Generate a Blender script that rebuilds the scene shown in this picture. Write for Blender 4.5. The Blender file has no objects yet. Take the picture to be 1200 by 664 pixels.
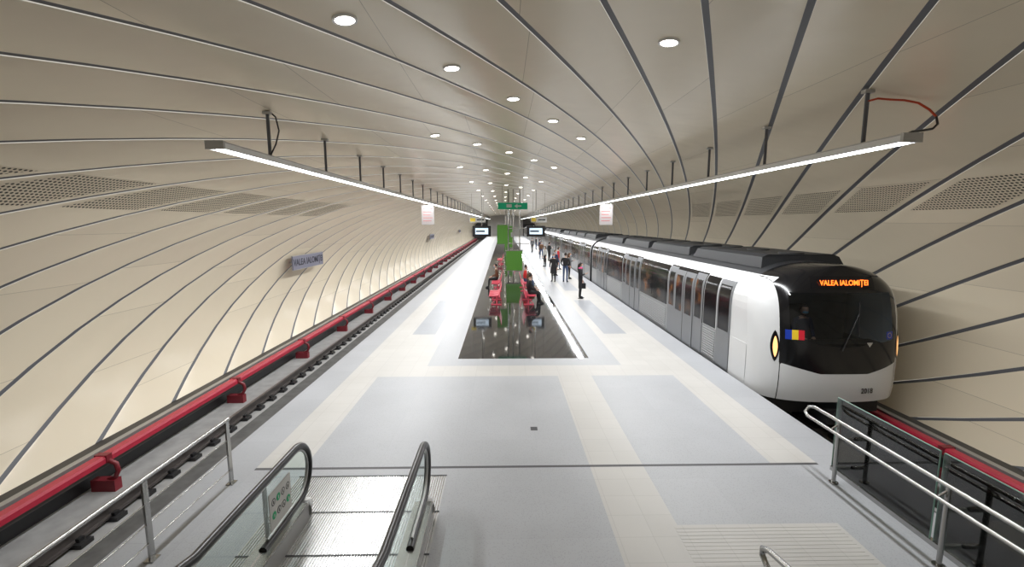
import bpy, math, random
from mathutils import Vector, Matrix
random.seed(4)
scene = bpy.context.scene
D2R = math.radians
# ------------------------------------------------------------------ materials
def new_mat(name):
    m = bpy.data.materials.new(name); m.use_nodes = True
    nt = m.node_tree; b = nt.nodes['Principled BSDF']
    return m, nt, b
def mat(name, col, rough=0.5, metal=0.0, emis=None, es=0.0, spec=None, trans=0.0, coat=0.0, noise=0.0, nscale=8.0, bump=0.0):
    m, nt, b = new_mat(name)
    b.inputs['Base Color'].default_value = (*col, 1)
    b.inputs['Roughness'].default_value = rough
    b.inputs['Metallic'].default_value = metal
    if spec is not None: b.inputs['Specular IOR Level'].default_value = spec
    if trans: b.inputs['Transmission Weight'].default_value = trans
    if coat: b.inputs['Coat Weight'].default_value = coat; b.inputs['Coat Roughness'].default_value = 0.05
    if emis: 
        b.inputs['Emission Color'].default_value = (*emis, 1); b.inputs['Emission Strength'].default_value = es
    if noise or bump:
        tc = nt.nodes.new('ShaderNodeTexCoord'); n = nt.nodes.new('ShaderNodeTexNoise')
        n.inputs['Scale'].default_value = nscale; n.inputs['Detail'].default_value = 4
        nt.links.new(tc.outputs['Object'], n.inputs['Vector'])
        if noise:
            r = nt.nodes.new('ShaderNodeMapRange')
            r.inputs['From Min'].default_value = .3; r.inputs['From Max'].default_value = .7
            r.inputs['To Min'].default_value = 1-noise; r.inputs['To Max'].default_value = 1+noise
            nt.links.new(n.outputs['Fac'], r.inputs['Value'])
            v = nt.nodes.new('ShaderNodeVectorMath'); v.operation = 'SCALE'
            v.inputs[0].default_value = col
            nt.links.new(r.outputs['Result'], v.inputs['Scale'])
            nt.links.new(v.outputs['Vector'], b.inputs['Base Color'])
        if bump:
            bp = nt.nodes.new('ShaderNodeBump'); bp.inputs['Strength'].default_value = bump
            bp.inputs['Distance'].default_value = 0.02
            nt.links.new(n.outputs['Fac'], bp.inputs['Height']); nt.links.new(bp.outputs['Normal'], b.inputs['Normal'])
    return m

def terrazzo(name, col, speck, rough=0.28, tile=None, sp_scale=60, sp_amt=.5, mortar=.86, spec=.5):
    m, nt, b = new_mat(name)
    L = nt.links.new
    tc = nt.nodes.new('ShaderNodeTexCoord')
    n1 = nt.nodes.new('ShaderNodeTexVoronoi'); n1.inputs['Scale'].default_value = sp_scale
    L(tc.outputs['Object'], n1.inputs['Vector'])
    cr = nt.nodes.new('ShaderNodeValToRGB')
    cr.color_ramp.elements[0].position = 0.0; cr.color_ramp.elements[0].color = (*speck, 1)
    cr.color_ramp.elements[1].position = sp_amt; cr.color_ramp.elements[1].color = (*col, 1)
    L(n1.outputs['Distance'], cr.inputs['Fac'])
    n2 = nt.nodes.new('ShaderNodeTexNoise'); n2.inputs['Scale'].default_value = .9; n2.inputs['Detail'].default_value = 5
    L(tc.outputs['Object'], n2.inputs['Vector'])
    mr = nt.nodes.new('ShaderNodeMapRange'); mr.inputs['To Min'].default_value = .86; mr.inputs['To Max'].default_value = 1.12
    L(n2.outputs['Fac'], mr.inputs['Value'])
    sc = nt.nodes.new('ShaderNodeVectorMath'); sc.operation = 'SCALE'
    L(cr.outputs['Color'], sc.inputs[0]); L(mr.outputs['Result'], sc.inputs['Scale'])
    out = sc.outputs['Vector']
    if tile:
        br = nt.nodes.new('ShaderNodeTexBrick'); br.offset = 0
        br.inputs['Scale'].default_value = 1; br.inputs['Brick Width'].default_value = tile; br.inputs['Row Height'].default_value = tile
        br.inputs['Mortar Size'].default_value = .004; br.inputs['Color1'].default_value = (1,1,1,1); br.inputs['Color2'].default_value = (.96,.96,.96,1)
        br.inputs['Mortar'].default_value = (mortar,mortar,mortar,1)
        L(tc.outputs['Object'], br.inputs['Vector'])
        mx = nt.nodes.new('ShaderNodeVectorMath'); mx.operation = 'MULTIPLY'
        L(out, mx.inputs[0]); L(br.outputs['Color'], mx.inputs[1]); out = mx.outputs['Vector']
    L(out, b.inputs['Base Color'])
    b.inputs['Specular IOR Level'].default_value = spec
    rr = nt.nodes.new('ShaderNodeMapRange'); rr.inputs['To Min'].default_value = rough*.8; rr.inputs['To Max'].default_value = rough*1.3
    L(n2.outputs['Fac'], rr.inputs['Value']); L(rr.outputs['Result'], b.inputs['Roughness'])
    return m

M = {}
M['grey'] = terrazzo('terrazzo_grey', (.37,.38,.40), (.25,.255,.275), .42, 1.2, 45, .35, .93, .35)
M['blue'] = terrazzo('terrazzo_bluegrey', (.31,.325,.355), (.22,.235,.26), .42, .6, 45, .35, .92, .35)
M['cream'] = terrazzo('tile_cream', (.47,.46,.44), (.42,.41,.39), .45, .4, 60, .2, .84, .35)
M['edge'] = terrazzo('tile_edge', (.36,.37,.39), (.26,.27,.29), .45, .6, 50, .3, .85, .35)
M['granite'] = terrazzo('granite_black', (.016,.016,.018), (.30,.30,.31), .05, .6, 26, .28, 1.6, .8)
M['joint'] = mat('joint_rubber', (.05,.05,.055), .6)
M['concrete'] = mat('concrete', (.36,.36,.36), .8, noise=.15, nscale=3, bump=.3)
M['concdark'] = mat('concrete_dark', (.10,.10,.10), .85, noise=.2, nscale=4)
M['black'] = mat('black_paint', (.02,.02,.022), .4)
M['rail'] = mat('rail_steel', (.16,.145,.14), .4, .7)
M['red'] = mat('red_cover', (.46,.025,.055), .4, noise=.08, nscale=5)
M['redd'] = mat('red_bracket', (.20,.015,.025), .45)
M['steel'] = mat('stainless', (.40,.40,.39), .26, 1.0)
M['alu'] = mat('aluminium', (.45,.45,.45), .38, .7)
M['white'] = mat('white_paint', (.75,.75,.75), .35)
M['led'] = mat('led_tube', (1,1,1), .5, emis=(.90,.96,1), es=10)
M['down'] = mat('downlight_glow', (1,1,1), .5, emis=(1,.95,.85), es=16)
M['rubber'] = mat('handrail_rubber', (.010,.010,.012), .3)
M['seam'] = mat('joint_strip_grey', (.11,.115,.13), .5)
M['green'] = mat('green_panel', (.07,.22,.02), .45)
M['greensign'] = mat('green_sign', (.0,.16,.07), .4, emis=(0,.3,.14), es=.3)
M['benchred'] = mat('bench_red', (.72,.09,.14), .35)
M['screen'] = mat('screen_black', (.01,.01,.012), .15)
M['screenlit'] = mat('screen_lit', (.5,.6,.7), .3, emis=(.6,.75,.9), es=.8)
M['signwhite'] = mat('sign_white', (.50,.49,.47), .5)
M['notice'] = mat('notice_white', (.20,.185,.18), .6)
M['signpink'] = mat('sign_pink', (.22,.06,.06), .5)
M['signlilac'] = mat('sign_lilac', (.20,.20,.26), .45)
M['signtxt'] = mat('sign_text_navy', (.012,.012,.03), .5)
M['yellow'] = mat('sign_yellow', (.75,.55,.05), .5)
M['cableo'] = mat('cable_orange', (.5,.05,.01), .4)
M['green2'] = mat('pict_green', (.02,.35,.15), .5)

def glassmat(name, col, alpha, rough=.03):
    m = bpy.data.materials.new(name); m.use_nodes = True; nt = m.node_tree; nt.nodes.clear()
    o = nt.nodes.new('ShaderNodeOutputMaterial'); t = nt.nodes.new('ShaderNodeBsdfTransparent'); g = nt.nodes.new('ShaderNodeBsdfGlossy')
    t.inputs['Color'].default_value = (*col,1); g.inputs['Roughness'].default_value = rough
    f = nt.nodes.new('ShaderNodeFresnel'); f.inputs['IOR'].default_value = 1.45
    mx = nt.nodes.new('ShaderNodeMixShader')
    ma = nt.nodes.new('ShaderNodeMath'); ma.operation='ADD'; ma.inputs[1].default_value = alpha; ma.use_clamp = True
    nt.links.new(f.outputs['Fac'], ma.inputs[0]); nt.links.new(ma.outputs[0], mx.inputs['Fac'])
    nt.links.new(t.outputs[0], mx.inputs[1]); nt.links.new(g.outputs[0], mx.inputs[2]); nt.links.new(mx.outputs[0], o.inputs['Surface'])
    return m
M['glass'] = glassmat('balustrade_glass', (.80,.90,.87), .06)
M['glassedge'] = mat('glass_edge_green', (.25,.42,.36), .2)

# ------------------------------------------------------------------ builder
class B:
    def __init__(s): s.v=[]; s.f=[]; s.m=[]; s.mats=[]; s.sm=[]
    def mi(s, k):
        mt = M[k] if isinstance(k,str) else k
        if mt not in s.mats: s.mats.append(mt)
        return s.mats.index(mt)
    def add(s, vs, fs, k, smooth=False):
        o=len(s.v); s.v+= [tuple(v) for v in vs]; i=s.mi(k)
        for f in fs: s.f.append([o+a for a in f]); s.m.append(i); s.sm.append(smooth)
    def box(s, x0,x1,y0,y1,z0,z1,k, T=None):
        vs=[(x,y,z) for z in (z0,z1) for y in (y0,y1) for x in (x0,x1)]
        if T: vs=[T@Vector(v) for v in vs]
        s.add(vs,[(0,2,3,1),(4,5,7,6),(0,1,5,4),(2,6,7,3),(0,4,6,2),(1,3,7,5)],k)
    def quad(s,a,b,c,d,k): s.add([a,b,c,d],[(0,1,2,3)],k)
    def tube(s, path, r, k, seg=10, cap=True, flat=1.0):
        P=[Vector(p) for p in path]; n=len(P)
        R = r if isinstance(r,(list,tuple)) else [r]*n
        up=None; vs=[]
        for i in range(n):
            t=(P[min(i+1,n-1)]-P[max(i-1,0)]).normalized()
            if up is None:
                up = Vector((0,0,1)) if abs(t.z)<.9 else Vector((1,0,0))
            a=t.cross(up)
            if a.length<1e-5: a=t.cross(Vector((0,1,0)))
            a.normalize(); bb=a.cross(t).normalized(); up=bb
            for j in range(seg):
                an=2*math.pi*j/seg
                vs.append(P[i]+a*math.cos(an)*R[i]+bb*math.sin(an)*R[i]*flat)
        fs=[]
        for i in range(n-1):
            for j in range(seg):
                j2=(j+1)%seg
                fs.append((i*seg+j,i*seg+j2,(i+1)*seg+j2,(i+1)*seg+j))
        s.add(vs,fs,k,True)
        if cap:
            s.add([vs[j] for j in range(seg)],[tuple(range(seg))[::-1]],k)
            s.add([vs[(n-1)*seg+j] for j in range(seg)],[tuple(range(seg))],k)
    def disc(s,c,nrm,r,k,seg=20):
        nrm=Vector(nrm).normalized(); a=nrm.orthogonal().normalized(); b=nrm.cross(a)
        s.add([Vector(c)+a*math.cos(2*math.pi*j/seg)*r+b*math.sin(2*math.pi*j/seg)*r for j in range(seg)],[tuple(range(seg))],k)
    def ell(s,c,rad,k,nu=14,nv=10,fn=None,T=None,keep=None):
        vs=[]; 
        for i in range(nv+1):
            ph=math.pi*i/nv
            for j in range(nu):
                th=2*math.pi*j/nu
                p=Vector((math.sin(ph)*math.cos(th),math.sin(ph)*math.sin(th),math.cos(ph)))
                if fn: p=fn(p)
                p=Vector((p.x*rad[0]+c[0],p.y*rad[1]+c[1],p.z*rad[2]+c[2]))
                vs.append(T@p if T else p)
        fs=[]
        for i in range(nv):
            for j in range(nu):
                j2=(j+1)%nu
                if keep:
                    ph=math.pi*(i+.5)/nv; th=2*math.pi*(j+.5)/nu
                    if not keep(math.sin(ph)*math.cos(th),math.sin(ph)*math.sin(th),math.cos(ph)): continue
                fs.append((i*nu+j,(i+1)*nu+j,(i+1)*nu+j2,i*nu+j2))
        s.add(vs,fs,k,True)
    def obj(s,name,parent=None,bevel=0):
        me=bpy.data.meshes.new(name); me.from_pydata(s.v,[],s.f)
        for m in s.mats: me.materials.append(m)
        me.polygons.foreach_set('material_index',s.m); me.polygons.foreach_set('use_smooth',s.sm)
        me.update(); ob=bpy.data.objects.new(name,me); scene.collection.objects.link(ob)
        if parent: ob.parent=parent
        if bevel:
            md=ob.modifiers.new('bev','BEVEL'); md.width=bevel; md.segments=2; md.limit_method='ANGLE'
        return ob
def empty(name,loc=(0,0,0)):
    e=bpy.data.objects.new(name,None); e.location=loc; e.empty_display_size=.2; scene.collection.objects.link(e); return e
def text(name,body,loc,rot,size,k,parent=None,ext=.002,sx=1.0):
    c=bpy.data.curves.new(name,'FONT'); c.body=body; c.size=size; c.align_x='CENTER'; c.align_y='CENTER'; c.extrude=ext
    c.offset=size*.015
    c.materials.append(M[k] if isinstance(k,str) else k)
    o=bpy.data.objects.new(name,c); o.location=loc; o.rotation_euler=rot; o.scale=(sx,1,1); scene.collection.objects.link(o)
    if parent: o.parent=parent
    return o

Y0,Y1=-8.0,128.0
# ------------------------------------------------------------------ vault
EA,EB,EC=9.2,4.81,1.0
zb=-.75
phi_max=math.pi/2+math.asin((EC-zb)/EB)
N=2000; tab=[(0,0)]; s_=0; px,pz=0,EB
for i in range(1,N+1):
    ph=phi_max*i/N; x=EA*math.sin(ph); z=EB*math.cos(ph)
    s_+=math.hypot(x-px,z-pz); px,pz=x,z; tab.append((s_,ph))
SM=s_
def vault(s,inset=0.0):
    a=min(abs(s),SM); lo,hi=0,N
    while hi-lo>1:
        mi=(lo+hi)//2
        if tab[mi][0]<=a: lo=mi
        else: hi=mi
    s0,p0=tab[lo]; s1,p1=tab[hi]; ph=p0+(p1-p0)*((a-s0)/max(1e-9,s1-s0))
    x=EA*math.sin(ph); z=EB*math.cos(ph)
    nx=x/EA**2; nz=z/EB**2; l=math.hypot(nx,nz); nx/=l; nz/=l
    x-=nx*inset; z-=nz*inset
    return (math.copysign(x,s) if s else 0, z+EC)
def ceil_z(x): return EC+EB*math.sqrt(1-(x/EA)**2)
PITCH,KS,PH=2.07,2.0,1.77
JW=.08
BUL=.010
def hpt(t,s,inset=0):
    x,z=vault(s,inset); return (x,PH+PITCH*t+KS*s,z)

def vault_material():
    m, nt, b = new_mat('vault_panel_cream'); L=nt.links.new
    uv=nt.nodes.new('ShaderNodeUVMap'); uv.uv_map='UVMap'
    sep=nt.nodes.new('ShaderNodeSeparateXYZ'); L(uv.outputs['UV'],sep.inputs[0])
    fl=nt.nodes.new('ShaderNodeMath'); fl.operation='FLOOR'; L(sep.outputs['Y'],fl.inputs[0])
    wn=nt.nodes.new('ShaderNodeTexWhiteNoise'); wn.noise_dimensions='1D'; L(fl.outputs[0],wn.inputs['W'])
    off=nt.nodes.new('ShaderNodeMath'); off.operation='MULTIPLY_ADD'; off.inputs[1].default_value=2.4
    L(wn.outputs['Value'],off.inputs[0]); L(sep.outputs['X'],off.inputs[2])
    dv=nt.nodes.new('ShaderNodeMath'); dv.operation='DIVIDE'; dv.inputs[1].default_value=1.9; L(off.outputs[0],dv.inputs[0])
    fr=nt.nodes.new('ShaderNodeMath'); fr.operation='FRACT'; L(dv.outputs[0],fr.inputs[0])
    lt=nt.nodes.new('ShaderNodeMath'); lt.operation='LESS_THAN'; lt.inputs[1].default_value=.004; L(fr.outputs[0],lt.inputs[0])
    pf=nt.nodes.new('ShaderNodeMath'); pf.operation='FLOOR'; L(dv.outputs[0],pf.inputs[0])
    cb=nt.nodes.new('ShaderNodeCombineXYZ'); L(pf.outputs[0],cb.inputs[0]); L(fl.outputs[0],cb.inputs[1])
    w2=nt.nodes.new('ShaderNodeTexWhiteNoise'); w2.noise_dimensions='3D'; L(cb.outputs[0],w2.inputs['Vector'])
    mr=nt.nodes.new('ShaderNodeMapRange'); mr.inputs['To Min'].default_value=.95; mr.inputs['To Max'].default_value=1.04; L(w2.outputs['Value'],mr.inputs['Value'])
    sc=nt.nodes.new('ShaderNodeVectorMath'); sc.operation='SCALE'; sc.inputs[0].default_value=(.78,.70,.55); L(mr.outputs['Result'],sc.inputs['Scale'])
    mx=nt.nodes.new('ShaderNodeMix'); mx.data_type='RGBA'; L(lt.outputs[0],mx.inputs['Factor']); L(sc.outputs['Vector'],mx.inputs['A']); mx.inputs['B'].default_value=(.45,.40,.31,1)
    L(mx.outputs['Result'],b.inputs['Base Color'])
    b.inputs['Roughness'].default_value=.24
    tc=nt.nodes.new('ShaderNodeTexCoord'); n=nt.nodes.new('ShaderNodeTexNoise'); n.inputs['Scale'].default_value=1.1; n.inputs['Detail'].default_value=2
    L(tc.outputs['Object'],n.inputs['Vector'])
    bp=nt.nodes.new('ShaderNodeBump'); bp.inputs['Strength'].default_value=.4; bp.inputs['Distance'].default_value=.05
    L(n.outputs['Fac'],bp.inputs['Height']); L(bp.outputs['Normal'],b.inputs['Normal'])
    return m
MV=vault_material()
verts=[];faces=[];fm=[];uvs=[]
t0=int((Y0-KS*SM-PH)/PITCH)-1; t1=int((Y1+KS*SM-PH)/PITCH)+1
NS=56
for t in range(t0,t1+1):
    for part in (0,1):
        fr=[0,JW] if part==0 else [JW,.12,.3,.5,.7,.9,.955,1.0]
        base=len(verts); w=len(fr)
        for i in range(NS+1):
            s=-SM+2*SM*i/NS
            for q in fr:
                if part==0: ins=-.012
                else:
                    q2=(q-JW)/(1-JW); ins=BUL*(1-(2*q2-1)**4)
                verts.append(hpt(t+q,s,ins)); uvs.append((s,t+min(q,.999)))
        for i in range(NS):
            for j in range(w-1):
                a=base+i*w+j; b_=a+1; c=a+w+1; d=a+w
                ys=[verts[k][1] for k in (a,b_,c,d)]
                if min(ys)<Y0 or max(ys)>Y1+1.5: continue
                faces.append((a,b_,c,d)); fm.append(part)
used=sorted({i for f in faces for i in f}); rm={o:n for n,o in enumerate(used)}
verts=[verts[i] for i in used]; uvs2=[uvs[i] for i in used]; faces=[tuple(rm[i] for i in f) for f in faces]
me=bpy.data.meshes.new('ceiling'); me.from_pydata(verts,[],faces)
me.materials.append(M['seam']); me.materials.append(MV)
me.polygons.foreach_set('material_index',fm); me.polygons.foreach_set('use_smooth',[True]*len(faces))
ul=me.uv_layers.new(name='UVMap')
for l in me.loops: ul.data[l.index].uv=uvs2[l.vertex_index]
me.update()
ceiling=bpy.data.objects.new('ceiling',me); scene.collection.objects.link(ceiling)

def perf_mat():
    m, nt, b = new_mat('perforated_metal'); L=nt.links.new
    uv=nt.nodes.new('ShaderNodeUVMap'); uv.uv_map='UVMap'
    mp=nt.nodes.new('ShaderNodeVectorMath'); mp.operation='SCALE'; mp.inputs['Scale'].default_value=1/.066
    L(uv.outputs['UV'],mp.inputs[0])
    fr=nt.nodes.new('ShaderNodeVectorMath'); fr.operation='FRACTION'; L(mp.outputs[0],fr.inputs[0])
    sb=nt.nodes.new('ShaderNodeVectorMath'); sb.operation='SUBTRACT'; sb.inputs[1].default_value=(.5,.5,0); L(fr.outputs[0],sb.inputs[0])
    ln=nt.nodes.new('ShaderNodeVectorMath'); ln.operation='LENGTH'; L(sb.outputs[0],ln.inputs[0])
    lt=nt.nodes.new('ShaderNodeMath'); lt.operation='LESS_THAN'; lt.inputs[1].default_value=.31; L(ln.outputs['Value'],lt.inputs[0])
    mx=nt.nodes.new('ShaderNodeMix'); mx.data_type='RGBA'; L(lt.outputs[0],mx.inputs['Factor'])
    mx.inputs['A'].default_value=(.66,.59,.46,1); mx.inputs['B'].default_value=(.02,.018,.015,1)
    L(mx.outputs['Result'],b.inputs['Base Color']); b.inputs['Roughness'].default_value=.5
    b.inputs['Specular IOR Level'].default_value=.2
    return m
MP=perf_mat()
for side in (-1,1):
    best=min(range(2000),key=lambda i:abs(vault(tab[i][0])[1]-4.08)); sc_=tab[best][0]*side
    for t in range(t0,t1):
        yc=PH+PITCH*(t+.5)+KS*sc_
        if yc<3 or yc>18: continue
        vs=[];fs=[];uu=[]
        for i in range(9):
            s=sc_-.42+.84*i/8
            for j in range(5):
                q=.17+.73*j/4
                ins=BUL*(1-(2*((q-JW)/(1-JW))-1)**4)+.006
                vs.append(hpt(t+q,s,ins)); uu.append((s,q*PITCH+KS*s*1.0))
        for i in range(8):
            for j in range(4):
                a=i*5+j; fs.append((a,a+1,a+6,a+5))
        me=bpy.data.meshes.new('vent_grille'); me.from_pydata(vs,[],fs); me.materials.append(MP)
        ul=me.uv_layers.new(name='UVMap')
        for l in me.loops: ul.data[l.index].uv=uu[l.vertex_index]
        ob=bpy.data.objects.new('vent_grille',me); scene.collection.objects.link(ob); ob.parent=ceiling

for side,nm in ((-1,'wall_left'),(1,'wall_right')):
    b=B()
    xa,xb=8.32*side,8.75*side
    b.box(min(xa,xb),max(xa,xb),Y0,Y1,-1.5,-.72,'black')
    b.box(min(8.22*side,8.34*side),max(8.22*side,8.34*side),Y0,Y1,-.78,-.70,'alu')
    b.obj(nm)
b=B()
b.box(-9.4,-4.9,Y1,Y1+.3,3.2,6,'concdark'); b.box(4.9,9.4,Y1,Y1+.3,3.2,6,'concdark')
b.box(-4.9,4.9,Y1,Y1+.3,-1.5,6,'signwhite'); b.box(-9.4,9.4,Y1+6,Y1+6.3,-1.5,6,'black')  # black sheet at the back stands in for darkness inside the tunnel openings
b.obj('wall_far')

# ------------------------------------------------------------------ floor / track
b=B()
xs=[-4.87,-4.2,-3.5,-3.3,-2.75,-2.47,-1.75,.75,1.55,1.75,2.47,2.75,3.3,3.5,4.2,4.87]
ys=[Y0,6.33,6.39,10.4,11.2,11.8]
blocks=[(14.5,21),(24,31),(34,41),(44,51),(54,61),(64,71),(74,81),(84,91),(94,101),(104,111)]
for a,c in blocks: ys+=[a,c]
ys+=[46.0,120.0,Y1]; ys=sorted(set(ys))
for i in range(len(xs)-1):
    for j in range(len(ys)-1):
        xm=(xs[i]+xs[i+1])/2; ym=(ys[j]+ys[j+1])/2; ax=abs(xm)
        if 6.33<ym<6.39: k='joint' if ax<4.2 else 'edge'
        elif ax>4.2: k='edge'
        elif ym<10.4:
            if ax>3.5: k='cream' if ym>6.39 else 'grey'
            elif .75<xm<1.55: k='cream'
            else: k='grey'
        elif ym<11.2: k='cream'
        elif ax<1.75: k='granite' if (11.8<ym) else 'grey'
        elif ax<2.47: k='grey'
        elif 2.75<ax<3.5 and any(a<ym<c for a,c in blocks): k='blue'
        else: k='cream'
        b.quad((xs[i],ys[j],0),(xs[i+1],ys[j],0),(xs[i+1],ys[j+1],0),(xs[i],ys[j+1],0),k)
b.box(-4.87,4.87,Y0,Y1,-.14,-.004,'edge')
b.box(-4.6,4.6,Y0,Y1,-1.45,-.14,'concrete')
b.box(-8.75,-4.55,Y0,Y1+6,-1.6,-1.36,'concrete'); b.box(4.55,8.75,Y0,Y1+6,-1.6,-1.36,'concrete')
b.box(-.06,.06,7.55,7.68,.0,.004,'joint')
for i in range(26):
    y=4.95-i*.06; b.box(1.5,3.45,y-.018,y+.018,0,.004,'cream')
b.quad((1.45,3.35,.002),(3.5,3.35,.002),(3.5,5.0,.002),(1.45,5.0,.002),'cream')
floor=b.obj('floor')

def track(cx,side,nm):
    b=B()
    for rx in (-.75,.75):
        x=cx+rx
        b.box(x-.075,x+.075,Y0,Y1+5,-1.30,-1.27,'rail'); b.box(x-.012,x+.012,Y0,Y1+5,-1.27,-1.15,'rail'); b.box(x-.036,x+.036,Y0,Y1+5,-1.15,-1.10,'rail')
        y=Y0+.3
        while y<Y1:
            b.box(x-.2,x+.2,y-.11,y+.11,-1.36,-1.29,'black'); b.box(x-.12,x-.06,y-.05,y+.05,-1.29,-1.23,'black'); b.box(x+.06,x+.12,y-.05,y+.05,-1.29,-1.23,'black')
            y+=.65
    b.box(cx-.45,cx+.45,Y0,Y1+5,-1.36,-1.355,'concdark')
    return b.obj(nm)
track(-6.45,-1,'railway_track'); track(6.5,1,'railway_track')
def third(side,nm):
    b=B(); x=7.98*side; s=side
    prof=[(-.10,-.80),(-.10,-.71),(-.075,-.67),(.075,-.67),(.10,-.71),(.10,-.80)]
    n=len(prof)
    vs=[(x+p[0],y,p[1]) for y in (Y0,Y1) for p in prof]
    b.add(vs,[(i,i+1,n+i+1,n+i) for i in range(n-1)]+[(0,n,2*n-1,n-1)],'red')
    b.box(x-.04,x+.04,Y0,Y1,-.9,-.8,'rail')
    y=8.1-4.2*4
    while y<Y1:
        b.box(x-.115,x+.115,y-.06,y+.06,-.80,-.655,'redd')
        b.tube([(x-s*.10,y,-.78),(x-s*.22,y,-.84),(x-s*.25,y,-.98),(x-s*.18,y,-1.12),(x-s*.05,y,-1.16)],.042,'redd',8)
        b.box(x-.22,x+.22,y-.08,y+.08,-1.36,-1.14,'redd')
        y+=4.2
    return b.obj(nm)
third(-1,'third_rail'); third(1,'third_rail')
for y in (19.0,52.0,85.0):
    e=empty('station_name_sign',(-8.62,y,2.05))
    b=B(); b.box(-.03,.03,-1.45,1.45,-.26,.26,'signlilac'); b.box(-.035,.032,-1.47,1.47,.26,.28,'alu'); b.box(-.035,.032,-1.47,1.47,-.28,-.26,'alu')
    b.box(-.35,-.03,-1.0,-.95,-.03,.03,'alu'); b.box(-.35,-.03,.95,1.0,-.03,.03,'alu')
    b.obj('panel',e); text('lettering','VALEA IALOMIȚEI',(.034,0,0),(D2R(90),0,D2R(90)),.36,'signtxt',e)
# ------------------------------------------------------------------ LED linear luminaires
LX,LZ=4.13,4.55
for side,ys_,yh in ((-1,5.95,7.3),(1,5.30,6.0)):
    b=B(); x=LX*side
    b.box(x-.10,x+.10,ys_,122,LZ-.005,LZ+.06,'alu')
    b.box(x-.115,x-.10,ys_,122,LZ-.035,LZ+.04,'white'); b.box(x+.10,x+.115,ys_,122,LZ-.035,LZ+.04,'white')
    b.box(x-.115,x+.115,ys_-.04,ys_,LZ-.04,LZ+.065,'alu')
    b.tube([(x,ys_+.03,LZ-.025),(x,121.9,LZ-.025)],.03,'led',8)
    y=yh
    while y<121:
        zt=ceil_z(x)-.03
        b.box(x-.022,x+.022,y-.012,y+.012,LZ+.04,zt,'seam'); b.box(x-.06,x+.06,y-.04,y+.04,zt-.03,zt+.01,'alu')
        y+=2.25
    if side<0:
        b.tube([(x+.02,yh+.05,5.28),(x+.12,yh,5.2),(x+.16,yh,5.0),(x+.1,yh,4.8),(x+.03,yh-.05,4.62)],.012,'black',6)
    else:
        cp=[(0,0,5.14),(.12,-.02,5.17),(.26,-.05,5.15),(.40,-.10,5.13),(.52,-.17,5.08),(.60,-.25,4.98),(.62,-.33,4.88)]
        cq=[(.62,-.33,4.88),(.58,-.40,4.78),(.46,-.47,4.71),(.30,-.52,4.68),(.14,-.56,4.66),(.05,-.57,4.62)]
        b.tube([(x+a,yh+c,d) for a,c,d in cp],.014,'cableo',6)
        b.tube([(x+a,yh+c,d) for a,c,d in cq],.014,'black',6)
    b.obj('linear_led_lamp')
    y=ys_
    while y<121:
        ln=min(9,121.5-y)
        ld=bpy.data.lights.new('led_light','AREA'); ld.shape='RECTANGLE'; ld.size=.16; ld.size_y=ln; ld.energy=41*ln; ld.color=(.98,.99,1)
        lo=bpy.data.objects.new('led_light',ld); lo.location=(x,y+ln/2,LZ-.06); scene.collection.objects.link(lo)
        y+=9
b=B()
k=-1
while 5.0+6.2*k<122:
    for i in range(5):
        X=-2.15+.9*i; Y=5.0+1.73*i+6.2*k
        if Y<1 or Y>121: continue
        z=ceil_z(X)
        nx=X/EA**2; nz=(z-EC)/EB**2; nn=Vector((-nx,0,-nz)).normalized()
        c=Vector((X,Y,z))+nn*.022
        b.tube([c-nn*.03,c+nn*.012],.125,'white',20,cap=False)
        b.tube([c+nn*.012,c+nn*.010],[.125,.10],'white',20,cap=False)
        b.disc(c+nn*.008,nn,.10,'down',20)
    k+=1
b.obj('recessed_downlights')
k=-1
while 5.0+6.2*k<122:
    Y=5+1.73*2+6.2*k
    ld=bpy.data.lights.new('downlight_spot','SPOT'); ld.energy=70; ld.spot_size=D2R(150); ld.spot_blend=.9; ld.shadow_soft_size=.12; ld.color=(1,.95,.86)
    lo=bpy.data.objects.new('downlight_spot',ld); lo.location=(-.35,Y,5.7); scene.collection.objects.link(lo)
    k+=1
for side,y in ((-1,22.0),(1,20.8)):
    b=B(); x=LX*side
    b.box(x-.3,x+.3,y-.015,y+.015,LZ-1.05,LZ-.12,'notice')
    for r in range(5):
        zz=LZ-.3-r*.14; b.box(x-.22,x+.22-.05*(r%3),y-.018,y-.015,zz-.02,zz+.02,'signpink')
    b.tube([(x-.2,y,LZ-.12),(x-.2,y,LZ)],.008,'steel',6); b.tube([(x+.2,y,LZ-.12),(x+.2,y,LZ)],.008,'steel',6)
    b.obj('hanging_notice')
# ------------------------------------------------------------------ centre totem & hanging signs
b=B()
yt=30.5
for px in (-.22,.12,.55): b.tube([(px,yt,0),(px,yt,ceil_z(px)-.03)],.045,'steel',10)
b.box(-.6,1.2,yt-.04,yt+.04,3.2,3.26,'steel'); b.box(-.6,1.2,yt-.04,yt+.04,2.2,2.25,'steel')
b.box(-.35,.72,yt-.35,yt-.05,.45,1.75,'green'); b.box(-.95,-.25,yt-.3,yt-.05,2.2,3.45,'green')
b.box(-.37,.74,yt-.36,yt-.04,1.75,1.8,'steel'); b.box(-.37,.74,yt-.36,yt-.04,.40,.45,'steel')
b.box(-.95,-.25,yt-.31,yt-.04,3.45,3.5,'steel')
b.box(-.3,-.0,yt+3,yt+3.3,2.0,3.3,'green'); b.tube([(-.15,yt+3.1,0),(-.15,yt+3.1,ceil_z(.15)-.03)],.045,'steel',10)
b.obj('green_display_totem',bevel=.01)
e=empty('exit_sign',(0,26.5,4.55))
b=B(); b.box(-.85,.85,-.05,.05,-.19,.19,'greensign'); 
b.tube([(-.6,0,.19),(-.6,0,ceil_z(.6)-4.58)],.015,'steel',6); b.tube([(.6,0,.19),(.6,0,ceil_z(.6)-4.58)],.015,'steel',6)
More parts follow.
